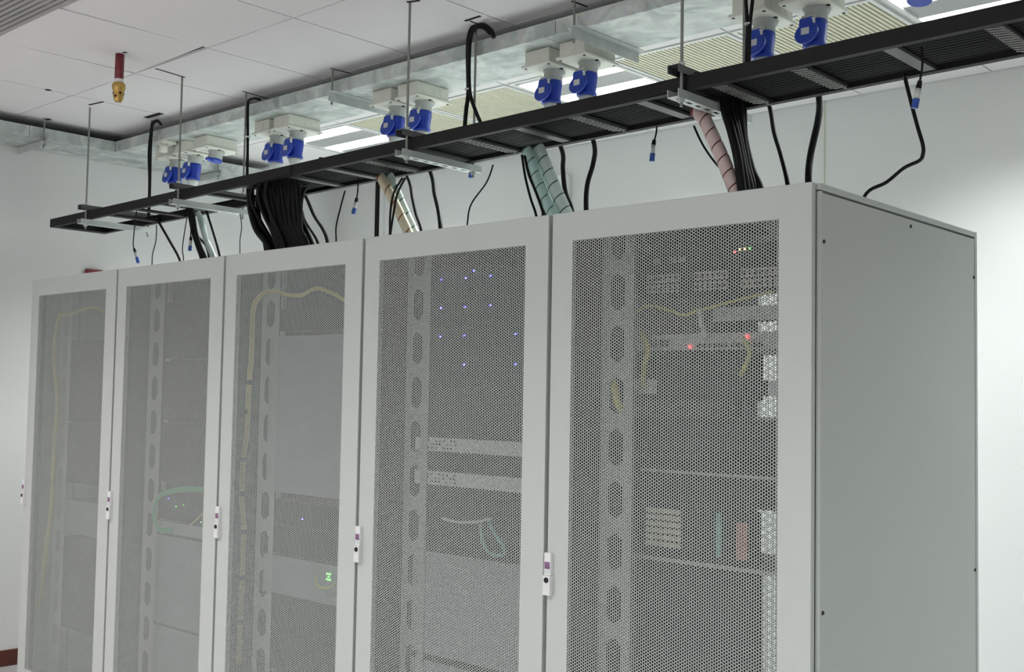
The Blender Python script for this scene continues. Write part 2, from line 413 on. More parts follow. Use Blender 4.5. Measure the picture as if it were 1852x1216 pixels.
# ------------------------------------------------------------------ racks
def door_frame():
    d = MB()
    ax, bx, az, bz = -W+0.005, -0.010, 0.02, 2.0
    e = 0.0035
    ix0, ix1, iz0, iz1 = QX0+e, QX1-e, QZ0+e, QZ1-e*1.3
    for y in (0.0, 0.020):
        d.v += [(ax,y,az),(bx,y,az),(bx,y,bz),(ax,y,bz),(ix0,y,iz0),(ix1,y,iz0),(ix1,y,iz1),(ix0,y,iz1)]
    for k in range(4):
        n = (k+1) % 4
        d.f += [(k, n, n+4, k+4), (n+8, k+8, k+12, n+12), (n, k, k+8, n+8), (k+4, n+4, n+12, k+12)]
    return d
def rack(k):
    X0 = -k*W
    lab = ['light grey server rack with perforated door, nearest at the right, showing its plain side panel',
           'light grey server rack with perforated door and blue lights inside, second from the right',
           'light grey server rack with perforated door, middle of the row of five',
           'light grey server rack with perforated door and green fibre loop inside, second from the left',
           'light grey server rack with perforated door, leftmost and farthest of the row'][k]
    t = thing('server_rack', lab, 'server rack', (X0, 0, 0), 'server racks in the row')
    # body
    if k == 0:
        sp = MB().box(-0.014, -0.002, 0.036, 1.045, 0.0, 1.978).build('side_panel', M['side'], t, bevel=0.0015)
        for y, z in ((0.045, 1.856), (0.563, 1.958), (1.036, 1.856), (0.045, 0.946), (1.036, 0.951)):
            MB().cyl((-0.003, y, z), (0.0005, y, z), 0.005, n=12).build('screw', M['bay'], sp)
    else:
        MB().box(-0.008, -0.003, 0.04, 1.04, 0.0, 1.975).build('side_panel', M['inner'], t)
    if k == 4:
        MB().box(-W+0.003, -W+0.014, 0.036, 1.045, 0.0, 1.975).build('side_panel', M['side'], t)
    top = MB().box(-W+0.002, -0.001, 0.024, 1.045, 1.984, 2.0)
    top.build('top_panel', M['grey'], t, bevel=0.0015)
    MB().box(-W+0.02, -0.02, 0.03, 1.04, 1.976, 1.983).build('roof_shade_sheet', M['bay'], t)  # added dark sheet, its colour stands in for shade under the roof
    MB().box(-W+0.004, -0.004, 0.026, 1.04, ZF, 0.0).build('plinth', M['inner'], t)
    for x in (-W+0.018, -0.046):
        for y in (0.028, 1.0):
            MB().box(x, x+0.028, y, y+0.03, 0.0, 1.984).build('corner_post', M['inner'], t)
    if k == 0: MB().box(-0.012, -0.0005, 0.026, 0.035, 0.0, 1.980).build('edge_strip', M['grey'], t)
    if k == 0: MB().box(-0.0095, -0.0005, 1.0462, 1.0616, 0.0, 1.961).build('edge_strip', M['grey'], t)
    # rear post edge visible beside the side panel
    MB().box(-W+0.002, -0.001, 1.046, 1.06185, 1.962, 2.0).build('rear_header', M['grey'], t)
    # front door
    fd = door_frame().build('front_door', M['grey'], t, bevel=0.0018)
    p = bpy.data.objects.new('perforated_sheet', PERF); COL.objects.link(p); p.parent = fd; p.location = (0, 0.0015, 0)
    hz = 0.948; hx = -W+0.016
    h = MB().box(hx-0.014, hx+0.013, -0.016, 0.001, hz-0.062, hz-0.005)
    h.box(hx-0.013, hx+0.012, -0.012, 0.001, hz-0.005, hz+0.060)
    h.build('handle', M['handle'], fd, bevel=0.0015)
    MB().box(hx-0.010, hx+0.009, -0.0131, -0.012, hz+0.014, hz+0.034).build('handle_badge', M['badge'], fd)
    MB().box(hx-0.010, hx+0.009, -0.0131, -0.012, hz+0.001, hz+0.011).build('handle_plate', M['label'], fd)
    MB().cyl((hx, -0.0185, hz-0.018), (hx, -0.015, hz-0.018), 0.008, n=16).build('keyhole', M['bay'], fd)
    # rear door
    rd = door_frame().build('rear_door', M['grey'], t); rd.location = (0, 1.046, 0)
    if k == 0: MB().box(0,0,0,0,0,0)
    p = bpy.data.objects.new('perforated_sheet', PERF); COL.objects.link(p); p.parent = rd; p.location = (0, 0.008, 0)
    # cable manager plates with oblong slots, and mounting rails
    def slotted(x0, x1, y, mirror=False):
        d = MB(); zz = 0.06; a, b = x0+0.03, x1-0.032
        if mirror: a, b = x0+0.032, x1-0.03
        d.box(x0, a, y, y+0.002, 0.02, 1.95).box(b, x1, y, y+0.002, 0.02, 1.95)
        z = 0.02
        while z < 1.93:
            d.box(a, b, y, y+0.002, z, z+0.045)
            # rounded slot ends
            for (zz2, s) in ((z+0.045, 1), (z+0.15, -1)):
                i = len(d.v); c = 0.018
                for (xa, sg) in ((a, 1), (b, -1)):
                    i = len(d.v)
                    d.v += [(xa, y, zz2), (xa+sg*c, y, zz2), (xa, y, zz2+s*c)]
                    d.f.append((i, i+1, i+2))
            z += 0.15
        return d
    my = 0.10
    slotted(-W+0.118, -W+0.232, my).build('cable_manager', M['rail'], t)
    slotted(-0.16, -0.06, my, True).build('cable_manager', M['rail'], t)
    ry = 0.135 if k == 0 else 0.103
    for x in (-W+0.152, -0.164):
        MB().box(x, x+0.016, ry+0.06, ry+0.075, 0.02, 1.95).build('mounting_rail', M['rail'], t)
        MB().box(x, x+0.016, 0.80, 0.84, 0.02, 1.95).build('mounting_rail', M['inner'], t)
    return t
racks = [rack(k) for k in range(5)]

# ------------------------------------------------------------------ equipment inside
XA, XB = -0.684, -0.169
def unit(name, label, k, z0, z1, y, m_, depth=0.6, x0=XA, x1=XB, cat='server', group=None):
    t = thing(name, label, cat, (-k*W, y, z0), group)
    MB().box(x0+0.02, x1-0.02, 0.004, depth, 0.0, z1-z0-0.002).build('chassis', M['srv'], t)
    MB().box(x0, x1, 0.0, 0.004, 0.0, z1-z0-0.003).build('front_panel', m_, t)
    return t
def led(t, x, z, m_, y=-0.004, s=0.0024):
    MB().box(x-s, x+s, y, y+0.004, z-s, z+s).build('status_light', M[m_], t)

# rack 0 (nearest)
K = 0; Y0 = 0.2
t = unit('network_switch', 'thin black switch with red, yellow and green lights at the top of the nearest rack', 0, 1.835, 1.895, Y0, M['srv'], 0.4, cat='switch')
for x, m_ in ((-0.348, 'ledr'), (-0.332, 'ledy'), (-0.316, 'ledy'), (-0.300, 'ledg')): led(t, x, 0.036 if m_ == 'ledr' else 0.043, m_)
for x in (-0.62, -0.56, -0.53): MB().box(x, x+0.02, -0.006, 0, 0.02, 0.035).build('port', M['metalgrey'], t)
t = unit('patch_panel', 'patch panel with three blocks of beige ports near the top of the nearest rack', 0, 1.760, 1.834, Y0, M['srv'], 0.1, cat='patch panel')
for x0 in (-0.640, -0.478, -0.325):
    for r in range(2):
        b = MB().box(x0, x0+0.11, -0.008, 0, 0.010+r*0.030, 0.032+r*0.030).build('port_block', M['beige'], t)
        o = MB()
        for q in range(6): o.box(x0+0.004+q*0.0178, x0+0.016+q*0.0178, -0.0085, -0.0078, 0.014+r*0.030, 0.027+r*0.030)
        o.build('port', M['bay'], b)
t = unit('cable_tray_panel', 'pale grey blank panel across the right of the nearest rack, below the patch panel', 0, 1.680, 1.722, Y0, M['metalgrey'], 0.08, x0=-0.42, x1=XB, cat='panel')
t = unit('network_switch', 'light grey switch with a strip of ports and two red lights in the nearest rack', 0, 1.600, 1.650, Y0, M['metalgrey'], 0.4, cat='switch')
for x in (-0.64, -0.62, -0.60, -0.58): MB().box(x, x+0.014, -0.002, 0, 0.012, 0.032).build('port', M['bay'], t)
for q in range(12): MB().box(-0.47+q*0.018, -0.458+q*0.018, -0.002, 0, 0.006, 0.018).build('port', M['bay'], t)
led(t, -0.494, 0.010, 'ledr', s=0.0033); led(t, -0.309, 0.034, 'ledr', s=0.004)
t = unit('server', 'tall black chassis with pale labels on its ears in the nearest rack', 0, 1.458, 1.590, Y0, M['srv'], 0.05, x0=-0.684, x1=-0.265, cat='server')
MB().box(-0.684, -0.608, -0.004, 0, 0.016, 0.059).build('label_plate', M['label'], t)
for q in range(2): MB().box(-0.60, -0.31, -0.004, 0, 0.015+q*0.058, 0.055+q*0.058).build('drive_row', M['bay'], t)
MB().box(-0.265, -0.18, 0.0, 0.004, 0.014, 0.057).build('mounting_ear', M['srv'], t)
MB().box(-0.240, -0.170, -0.004, 0, 0.014, 0.057).build('label_plate', M['label'], t)
t = unit('server', 'black full width server under the chassis with pale labels', 0, 1.306, 1.408, Y0, M['srv'], 0.62, cat='server')
for q in range(2): MB().box(-0.66, -0.19, -0.004, 0, 0.010+q*0.045, 0.043+q*0.045).build('drive_row', M['bay'], t)
t = unit('server', 'black server full width on a shelf in the middle of the nearest rack', 0, 1.165, 1.288, Y0, M['srv'], 0.62, cat='server')
MB().box(-0.66, -0.19, -0.003, 0, 0.082, 0.090).build('trim_strip', M['metalgrey'], t)
t = unit('equipment_shelf', 'dark module shelf with a beige finned block and red label in the nearest rack', 0, 1.010, 1.155, Y0, M['srv'], 0.05, x0=XA, x1=-0.27, cat='shelf')
for q in range(6): MB().box(-0.635, -0.515, -0.012, 0, 0.026+q*0.019, 0.039+q*0.019).build('module_fin', M['beige'], t)
MB().box(-0.400, -0.385, -0.006, 0, 0.015, 0.135).build('module_strip', M['teal'], t)
MB().box(-0.335, -0.300, -0.006, 0, 0.015, 0.115).build('red_plate', M['pinkbadge'], t)
t = unit('equipment_shelf', 'thin frame bar across the nearest rack under the finned block', 0, 0.992, 1.006, Y0, M['metalgrey'], 0.3, cat='shelf')
t = unit('server', 'grey server in the lower part of the nearest rack, under the finned block', 0, 0.62, 0.985, Y0+0.02, M['bay'], 0.05, x1=-0.275, cat='server')
t = unit('server', 'dark server low down in the nearest rack', 0, 0.10, 0.60, Y0+0.02, M['srv'], 0.05, x1=-0.275, cat='server')
def cab(label, pts, r, m_, group=None, n=8, name='cable', cat='cable', cable_rad=None):
    o = tube(name, pts, r, m_, None, n); return tag(o, label, cat, group)
cab('yellow fibre bundle drooping left in the nearest rack below the patch panel', [at(1150,565,Y=.19), at(1175,553,Y=.18), at(1205,560,Y=.17), at(1240,570,Y=.17), at(1262,560,Y=.18)], 0.0045, M['yellow'])
cab('yellow fibre bundle rising right in the nearest rack below the patch panel', [at(1262,562,Y=.18), at(1300,552,Y=.17), at(1345,540,Y=.17), at(1400,528,Y=.18)], 0.0042, M['yellow'])
cab('short white cable hanging onto the grey switch in the nearest rack', [at(1266,560,Y=.18), at(1269,585,Y=.17), at(1277,612,Y=.18)], 0.008, M['palecab'])
cab('yellow fibre coil in the slot of the cable manager in the nearest rack', [at(1108,676,Y=.13), at(1112,700,Y=.12), at(1118,730,Y=.12), at(1128,745,Y=.13)], 0.012, M['yellow'])
cab('yellow fibre slack beside the grey switch in the nearest rack', [at(1158,600,Y=.185), at(1172,630,Y=.175), at(1165,665,Y=.175), at(1162,700,Y=.185)], 0.009, M['yellow'])
cab('yellow fibre slack right of the grey switch in the nearest rack', [at(1345,612,Y=.18), at(1356,640,Y=.17), at(1340,680,Y=.18)], 0.007, M['yellow'])

# rack 1 : four storage shelves with blue lights, dark servers, two white panels
lp = ['topmost', 'second from the top', 'third from the top', 'fourth from the top']
for q in range(4):
    zt = 1.872-0.0952*q
    t = unit('disk_shelf', 'black disk shelf with small blue lights, %s of the four' % lp[q], 1, zt-0.0945, zt, 0.105, M['srv'], cat='disk shelf', group='disk shelves')
    for r in range(3):
        for c in range(4):
            x0 = -0.675+c*0.1235
            MB().box(x0, x0+0.118, -0.004, 0, 0.004+r*0.030, 0.031+r*0.030).build('drive_bay', M['bay'], t)
    for c in range(4):
        x = (-0.568, -0.453, -0.339, -0.225)[c]
        if (q, c) in ((0, 3), (1, 3), (2, 2), (3, 0), (3, 2)): continue
        led(t, x, 0.0685, 'ledb', y=-0.008)
    if q == 0: led(t, -0.416, 0.090, 'ledb', y=-0.008)
for q in range(2):
    t = unit('server', ['black server right under the disk shelves', 'black server right above the upper white vented panel'][q], 1, 1.345+0.07*(1-q), 1.345+0.07*(2-q)-0.004, 0.105, M['bay'], cat='server')
for q, (z0, z1) in enumerate(((1.272, 1.320), (1.160, 1.208))):
    t = unit('vented_panel', ['white vented panel, upper of two in the rack with blue lights', 'white vented panel, lower of two in the rack with blue lights'][q], 1, z0, z1, 0.105, M['palecab'], 0.3, cat='panel')
    o = MB()
    for a in range(9):
        for b in range(3):
            if (a*7+b*5+q) % 4: o.box(-0.64+a*0.018, -0.631+a*0.018, -0.001, 0.0005, 0.008+b*0.012, 0.014+b*0.012)
    o.build('vent_holes', M['bay'], t)
unit('server', 'black server between the two white vented panels', 1, 1.212, 1.268, 0.105, M['srv'], cat='server')
unit('server', 'dark server under the lower white vented panel', 1, 1.03, 1.155, 0.105, M['srv'], cat='server')
unit('server', 'grey server in the bottom half of the rack with blue lights', 1, 0.60, 0.94, 0.105, M['blank'], cat='server')
unit('server', 'grey server lowest in the rack with blue lights', 1, 0.15, 0.58, 0.105, M['blank'], cat='server')
cab('white cable running sideways under the vented panels', [at(800,938,Y=.09), at(830,945,Y=.08), at(865,944,Y=.08), at(890,938,Y=.09)], 0.005, M['palecab'])
cab('teal cable loop hanging under the vented panels', [at(870,945,Y=.09), at(872,975,Y=.08), at(885,1000,Y=.08), at(908,1005,Y=.08), at(912,992,Y=.08), at(895,965,Y=.09), at(885,945,Y=.1)], 0.006, M['teal'])

# rack 2 : large pale blanking plate, switches, yellow fibres
unit('server', 'dark server at the top of the middle rack', 2, 1.70, 1.79, 0.14, M['srv'], cat='server')
unit('blanking_panel', 'large pale grey blanking panel in the middle rack', 2, 1.075, 1.680, 0.105, M['blank'], 0.02, cat='panel')
t = unit('network_switch', 'dark switch with a blue light under the large blanking panel', 2, 0.955, 1.045, 0.105, M['srv'], cat='switch'); led(t, -2.151+2*W, 0.030, 'ledb')
unit('network_switch', 'dark switch under the one with the blue light in the middle rack', 2, 0.845, 0.95, 0.105, M['srv'], cat='switch')
t = unit('network_switch', 'pale grey switch with green lights in the middle rack', 2, 0.690, 0.835, 0.105, M['blank'], cat='switch')
for a in range(3):
    for b in range(3):
        if (a+b) % 2 == 0 or a == 1: led(t, -1.994+2*W+a*0.009, 0.09+b*0.010, 'ledg', s=0.0022)
unit('server', 'dark server low in the middle rack under the pale switch', 2, 0.40, 0.68, 0.12, M['srv'], cat='server')
unit('server', 'dark server lowest in the middle rack', 2, 0.10, 0.38, 0.12, M['srv'], cat='server')
def run(px):
    return [at(x, y, Y=.085) for x, y in px]
cab('yellow fibre bundle tied down the left of the middle rack', run([(470,536),(458,560),(455,640),(450,700),(447,780),(440,830),(437,900),(441,960),(438,1040),(435,1120),(432,1200)]), 0.011, M['yellow'])
cab('yellow fibre arch across the top of the middle rack', run([(466,542),(478,529),(500,527),(520,533),(545,534),(572,522),(600,530),(627,545)]), 0.008, M['yellow'])
cab('yellow fibre coil around the green lights in the middle rack', run([(572,1040),(574,1058),(590,1064),(606,1058)]), 0.005, M['yellow'])
for i, (x, y) in enumerate(((450,692),(447,745),(440,832),(437,893),(441,962),(438,1045),(434,1125))):
    c = at(x, y, Y=.085)
    tag(MB().cyl(c+Vector((0,0,-0.009)), c+Vector((0,0,0.009)), 0.0155, n=14).build('velcro_tie', M['black']), 'black tie on the yellow bundle in the middle rack, %s from the top' % ORD13[i], 'cable tie', 'ties on the yellow bundle')
# rack 3
unit('server', 'dark server at the top of the rack with the green fibre loop', 3, 1.60, 1.85, 0.12, M['srv'], cat='server')
unit('server', 'dark grey server in the upper half of the rack with the green fibre loop', 3, 1.33, 1.59, 0.12, M['bay'], cat='server')
unit('server', 'grey server above the green fibre loop', 3, 1.06, 1.32, 0.12, M['bay'], cat='server')
t = unit('network_switch', 'black switch inside the green fibre loop', 3, 0.90, 1.02, 0.12, M['srv'], cat='switch')
for x, z in ((-0.56, 0.09), (-0.50, 0.06), (-0.44, 0.07), (-0.30, 0.01)): led(t, x, z, 'ledb' if x < -.5 else 'ledg', s=0.002)
unit('patch_panel', 'pale panel under the black switch with the fibre loop', 3, 0.84, 0.892, 0.12, M['metalgrey'], 0.2, cat='patch panel')
unit('server', 'grey server low in the rack with the green fibre loop', 3, 0.45, 0.83, 0.12, M['blank'], cat='server')
unit('server', 'grey server lowest in the rack with the green fibre loop', 3, 0.10, 0.44, 0.12, M['blank'], cat='server')
for a in range(3):
    cab('green fibre strand of the loop in the second rack from the left', run([(370,884+a*3),(340,882+a*3),(310,886+a*3),(288,896+a*2),(278+a,920),(279+a,945),(290,960-a*2),(312,963-a*3)]), 0.005, M['green'], 'green fibre loop strands')
cab('yellow fibre pair crossing beside the green fibre loop', run([(345,950),(368,928),(378,920)]), 0.004, M['yellow'])
# rack 4
unit('server', 'dark grey server filling the top of the leftmost rack', 4, 1.30, 1.70, 0.12, M['bay'], cat='server')
unit('server', 'dark grey server in the middle of the leftmost rack', 4, 1.00, 1.29, 0.12, M['bay'], cat='server')
unit('patch_panel', 'pale patch panel in the leftmost rack', 4, 0.76, 0.92, 0.12, M['blank'], 0.2, cat='patch panel')
unit('server', 'dark server low in the leftmost rack', 4, 0.30, 0.74, 0.12, M['bay'], cat='server')
cab('yellow fibre bundle down the left of the leftmost rack', run([(110,565),(102,600),(98,650),(104,720),(100,790),(96,860),(93,920),(84,990),(76,1060),(70,1100)]), 0.011, M['yellow'])
cab('yellow fibre arch across the top of the leftmost rack', run([(108,570),(130,568),(150,560),(172,556),(190,566)]), 0.007, M['yellow'])

# ------------------------------------------------------------------ cable trunking below the ceiling
ZT0, ZT1 = 2.80, 2.86
t = thing('cable_duct', 'galvanised steel cable trunk running above the racks and carrying the blue sockets', 'cable duct', (-1.5, 0.77, ZT0))
sx = [-4.63, -3.0, -1.42, 0.2, 1.8, 3.2]
for a, b in zip(sx[:-1], sx[1:]):
    MB().box(a+0.0015+1.5, b-0.0015+1.5, -0.16, 0.16, 0, ZT1-ZT0).build('trunk_section', M['spangle'], t, bevel=0.002)
for x in sx[1:-1]:
    MB().box(x-0.05+1.5, x+0.05+1.5, -0.163, -0.1602, 0.006, 0.054).build('joint_plate', M['galv'], t)
t = thing('cable_duct', 'galvanised steel cable trunk along the left wall, meeting the long one', 'cable duct', (-4.795, 0, ZT0))
sy = [-4.9, -3.2, -1.6, 0.02, 0.61, 0.93, 2.43]
sy = [-4.9, -3.2, -1.6, 0.12, 0.93, 1.75]
for a, b in zip(sy[:-1], sy[1:]):
    MB().box(-0.163, 0.163, a+0.001, b-0.001, 0, ZT1-ZT0).build('trunk_section', M['spangle'], t, bevel=0.002)
# hangers under the trunks
def trunk_hanger(x, label, y0=0.565, y1=0.975):
    t = thing('trunk_hanger', label, 'hanger', (x, 0.59, ZT0), 'trunk hangers')
    MB().cyl((0, 0, -0.055), (0, 0, 0.11), 0.0045, n=8).build('rod', M['rod'], t)
    s = MB().box(0.006, 0.009, y0-0.59, y1-0.59, -0.043, -0.001)
    s.box(0.006, 0.040, y0-0.59, y1-0.59, -0.003, -0.0005).box(-0.016, 0.006, -0.02, 0.02, -0.006, -0.003)
    s.build('angle_bar', M['zinc'], t)
    MB().cyl((0, 0, -0.02), (0, 0, -0.008), 0.010, n=6).build('nut', M['zinc'], t)
    return t
trunk_hanger(-1.265, 'steel angle hanger across the trunk, right of the middle pair of blue sockets')
trunk_hanger(-2.66, 'steel angle hanger across the trunk, left of the sockets at the picture centre')
trunk_hanger(0.20, 'steel angle hanger across the trunk, above the top edge of the view')
for y, lb in ((0.19, 'steel angle hanger under the left wall trunk, near the top left tiles'), (1.27, 'steel angle hanger under the left wall trunk, beyond the long trunk')):
    t = thing('trunk_hanger', lb, 'hanger', (-4.615, y, ZT0), 'trunk hangers')
    MB().cyl((0, 0, -0.055), (0, 0, 0.11), 0.0045, n=8).build('rod', M['rod'], t)
    MB().box(-0.34, 0.03, 0.006, 0.009, -0.042, -0.001).box(-0.34, 0.03, 0.006, 0.035, -0.003, -0.0005).build('angle_bar', M['zinc'], t)
    MB().cyl((0, 0, -0.03), (0, 0, -0.018), 0.010, n=6).build('nut', M['zinc'], t)

# ------------------------------------------------------------------ blue sockets
def socket(label, plugged=True, loc=(0,0,0)):
    t = thing('power_socket', label, 'power socket', loc, 'blue industrial sockets on the trunk')
    b = MB().box(-0.062, 0.062, -0.092, 0.098, -0.055, 0).build('junction_box', M['box'], t, bevel=0.005)
    for y in (-0.045, 0.02, 0.06):
        MB().cyl((0.0618, y, -0.028), (0.0632, y, -0.028), 0.017, n=16).build('knockout', M['box'], b)
    MB().cyl((0, -0.0918, -0.028), (0, -0.0932, -0.028), 0.017, n=16).build('knockout', M['box'], b)
    f = MB().box(-0.072, 0.072, -0.102, 0.108, -0.067, -0.0552).build('mounting_flange', M['box'], t, bevel=0.004)
    for sx_ in (-0.058, 0.058):
        for sy_ in (-0.088, 0.094):
            MB().cyl((sx_, sy_, -0.0685), (sx_, sy_, -0.066), 0.006, n=10).build('screw', M['bay'], f)
    MB().box(0.030, 0.062, -0.016, -0.006, -0.071, -0.067).build('label_strip', M['black'], f)
    u = 0.010
    MB().rings([(u,0,-0.067), (u,-0.002,-0.074), (u,-0.003,-0.078), (u,-0.006,-0.112)], [0.046, 0.044, 0.036, 0.038], 20).build('socket_body', M['shell'], t, smooth=True)
    if plugged:
        MB().rings([(u,-0.006,-0.112), (u,-0.007,-0.130), (u,-0.010,-0.182), (u,-0.011,-0.192), (u,-0.011,-0.199)], [0.038, 0.0385, 0.034, 0.039, 0.039], 20).build('plug', M['blue'], t, smooth=True)
        MB().rings([(u,-0.011,-0.199), (u,-0.012,-0.209), (u,-0.014,-0.236)], [0.029, 0.031, 0.022], 18).build('cable_gland', M['gland'], t, smooth=True)
        ld = MB().rings([(u-0.006,-0.052,-0.162), (u-0.006,-0.060,-0.159), (u-0.006,-0.064,-0.158)], [0.040, 0.040, 0.034], 26)
        ld.bar((u-0.010,-0.046,-0.110), (u-0.008,-0.056,-0.150), 0.046, 0.012)
        l_ = ld.build('lid', M['blue'], t)
        MB().box(u-0.020, u+0.008, -0.0662, -0.0642, -0.172, -0.145).build('lid_label', M['label'], l_)
        MB().cyl((u-0.026, -0.044, -0.106), (u+0.020, -0.044, -0.106), 0.008, n=10).build('hinge', M['shell'], t)
        MB().box(u+0.010, u+0.018, -0.054, -0.044, -0.135, -0.112).build('spring', M['white'], t)
    else:
        l_ = MB().rings([(u,-0.006,-0.112), (u,-0.008,-0.122)], [0.038, 0.037], 20)
        l_.bar((u-0.004,-0.054,-0.112), (u,-0.02,-0.119), 0.03, 0.012)
        l_.build('lid', M['blue'], t)
    return t
SX = [(-4.275, 'blue socket leftmost on the trunk, left of its close neighbour', 1), (-4.09, 'blue socket second from the left on the trunk', 1),
      (-3.89, 'grey socket with its blue lid shut and no plug, third from the left', 0),
      (-3.34, 'blue socket in the second group from the left, left one of the pair', 1), (-3.18, 'blue socket in the second group from the left, right one of the pair', 1),
      (-2.445, 'blue socket left one of the pair just behind a thin rod, left of picture centre', 1), (-2.275, 'blue socket right one of the pair, beside the thick black looped cable', 1),
      (-1.535, 'blue socket left one of the pair in front of the middle lamp', 1), (-1.36, 'blue socket right one of the pair in front of the middle lamp', 1),
      (-0.607, 'large blue socket partly behind the double black cable near the top edge', 1), (-0.418, 'large blue socket nearest the top right, hanging over the tray', 1),
      (-0.075, 'grey socket with blue lid shut, cut by the top edge beside the top right lamp', 0)]
GL = {}
for i_, (x, lb, pl) in enumerate(SX):
    s = socket(lb, bool(pl), (x, 0.785, ZT0)); GL[i_] = Vector((x+0.01, 0.771, ZT0-0.236))
# conduit stub on the second box
s2 = thing('conduit_elbow', 'cream round conduit stub beside the leftmost blue sockets under the trunk', 'conduit', (-4.13, 0.62, ZT0))
MB().cyl((0,0,-0.065), (0,0,-0.02), 0.022, n=18).build('pipe', M['box'], s2, smooth=True)
MB().box(-0.04, 0.03, -0.02, 0.06, -0.02, 0).build('saddle', M['box'], s2, bevel=0.004)

# ------------------------------------------------------------------ cable ladder tray
def zt(x): return 2.381+0.0117*x
TX0, TX1 = -4.63, 2.6; YN, YFR = 0.25, 0.565
tr = thing('cable_ladder', 'long black cable ladder hanging on rods above the row of racks', 'cable ladder', (0, 0.4, 2.38))
def tb(x0, x1, y0, y1, h0, h1):
    m_ = MB(); i = 0
    m_.v = [(x0,y0-.4,zt(x0)+h0-2.38),(x1,y0-.4,zt(x1)+h0-2.38),(x1,y1-.4,zt(x1)+h0-2.38),(x0,y1-.4,zt(x0)+h0-2.38),
            (x0,y0-.4,zt(x0)+h1-2.38),(x1,y0-.4,zt(x1)+h1-2.38),(x1,y1-.4,zt(x1)+h1-2.38),(x0,y1-.4,zt(x0)+h1-2.38)]
    m_.f = [(0,3,2,1),(4,5,6,7),(0,1,5,4),(1,2,6,5),(2,3,7,6),(3,0,4,7)]
    return m_
def join(*ms):
    r = MB()
    for q in ms:
        i = len(r.v); r.v += q.v; r.f += [tuple(a+i for a in f) for f in q.f]
    return r
for seg in ((TX0, -0.62), (-0.618, TX1)):
    join(tb(seg[0], seg[1], YN, YN+0.003, 0, 0.044), tb(seg[0], seg[1], YN+0.003, YN+0.022, 0, 0.003), tb(seg[0], seg[1], YN+0.003, YN+0.018, 0.041, 0.044)).build('side_rail', M['tray'], tr)
    join(tb(seg[0], seg[1], YFR-0.003, YFR, 0, 0.044), tb(seg[0], seg[1], YFR-0.025, YFR-0.003, 0, 0.003), tb(seg[0], seg[1], YFR-0.018, YFR-0.003, 0.041, 0.044)).build('side_rail', M['tray'], tr)
join(tb(TX0, TX0+0.003, YN+0.003, YFR-0.003, 0, 0.044), tb(TX0+0.003, TX0+0.06, YN+0.022, YFR-0.022, 0, 0.003)).build('end_cap', M['tray'], tr)
RX = [(-4.34, 0), (-4.04, 0), (-3.78, 0), (-3.54, 0), (-3.14, 0), (-2.86, 0), (-2.53, 0), (-2.28, 0), (-2.04, 1), (-1.76, 0), (-1.50, 1), (-1.25, 0), (-1.00, 1), (-0.737, 0), (-0.455, 1), (-0.20, 1), (0.062, 0), (0.33, 1), (0.59, 0), (0.85, 1), (1.11, 0), (1.4, 0), (1.7, 0), (2.0, 0)]
for x, ties in RX:
    tb(x-0.019, x+0.019, YN+0.004, YFR-0.004, 0.0035, 0.013).build('rung', M['rung'] if x > -2.9 else M['tray'], tr)
    if ties:
        o = MB()
        y = YN+0.035
        while y < YFR-0.03:
            z = zt(x)-2.38
            o.bar((x-0.022, y-0.405, z+0.001), (x+0.022, y-0.393, z+0.001), 0.004, 0.003)
            o.bar((x-0.023, y-0.405, z+0.0), (x-0.023, y-0.405, z+0.04), 0.003, 0.003)
            o.bar((x+0.016, y-0.398, z-0.004), (x+0.034, y-0.392, z-0.010), 0.002, 0.002)
            y += 0.021
        ob = o.build('cable_ties', M['rod'], tr); ob['kind'] = 'stuff'
for x, n_ in ((-0.62, 0), (-2.55, 0)):
    tb(x-0.07, x+0.07, YN-0.004, YN-0.0005, 0.004, 0.040).build('rail_splice', M['tray'], tr)
# bolts on the near rail
for x in (-3.38, -2.3, -1.05, -0.52, 0.42, 0.75):
    MB().cyl((x, YN-0.4+0.01, zt(x)+0.044-2.38), (x, YN-0.4+0.01, zt(x)+0.050-2.38), 0.008, n=8).build('bolt', M['tray'], tr)

HX = [(-4.20, 'leftmost'), (-3.32, 'second from the left'), (-1.76, 'third from the left'), (-0.556, 'second from the right'), (1.1, 'rightmost')]
for x, nm in HX:
    z = zt(x)
    t = thing('tray_hanger', 'galvanised rod and strut hanger holding the cable ladder, %s' % nm, 'hanger', (x, 0.4, z), 'ladder hangers')
    for y in (0.235, 0.585):
        MB().cyl((0, y-0.4, -0.052), (0, y-0.4, ZC-z+0.02), 0.0048, n=8).build('threaded_rod', M['rod'], t)
        MB().cyl((0, y-0.4, -0.040), (0, y-0.4, -0.028), 0.010, n=6).build('nut', M['zinc'], t)
        MB().cyl((0, y-0.4, 0.072), (0, y-0.4, 0.082), 0.010, n=6).build('nut', M['zinc'], t)
    st = MB()           # lower slotted channel: two webs, base cut by slots
    st.box(0.008, 0.010, -0.195, 0.222, -0.028, -0.003).box(-0.030, -0.028, -0.195, 0.222, -0.028, -0.003)
    st.box(-0.028, -0.016, -0.195, 0.222, -0.028, -0.026).box(-0.004, 0.008, -0.195, 0.222, -0.028, -0.026)
    y = -0.195
    while y < 0.20: st.box(-0.016, -0.004, y, y+0.022, -0.028, -0.026); y += 0.05
    st.build('lower_strut', M['zinc'], t)
    su = MB().box(-0.030, 0.010, -0.195, 0.215, 0.068, 0.070).box(-0.030, -0.028, -0.195, 0.215, 0.047, 0.068).box(0.008, 0.010, -0.195, 0.215, 0.047, 0.068)
    su.build('upper_strut', M['rung'], t)

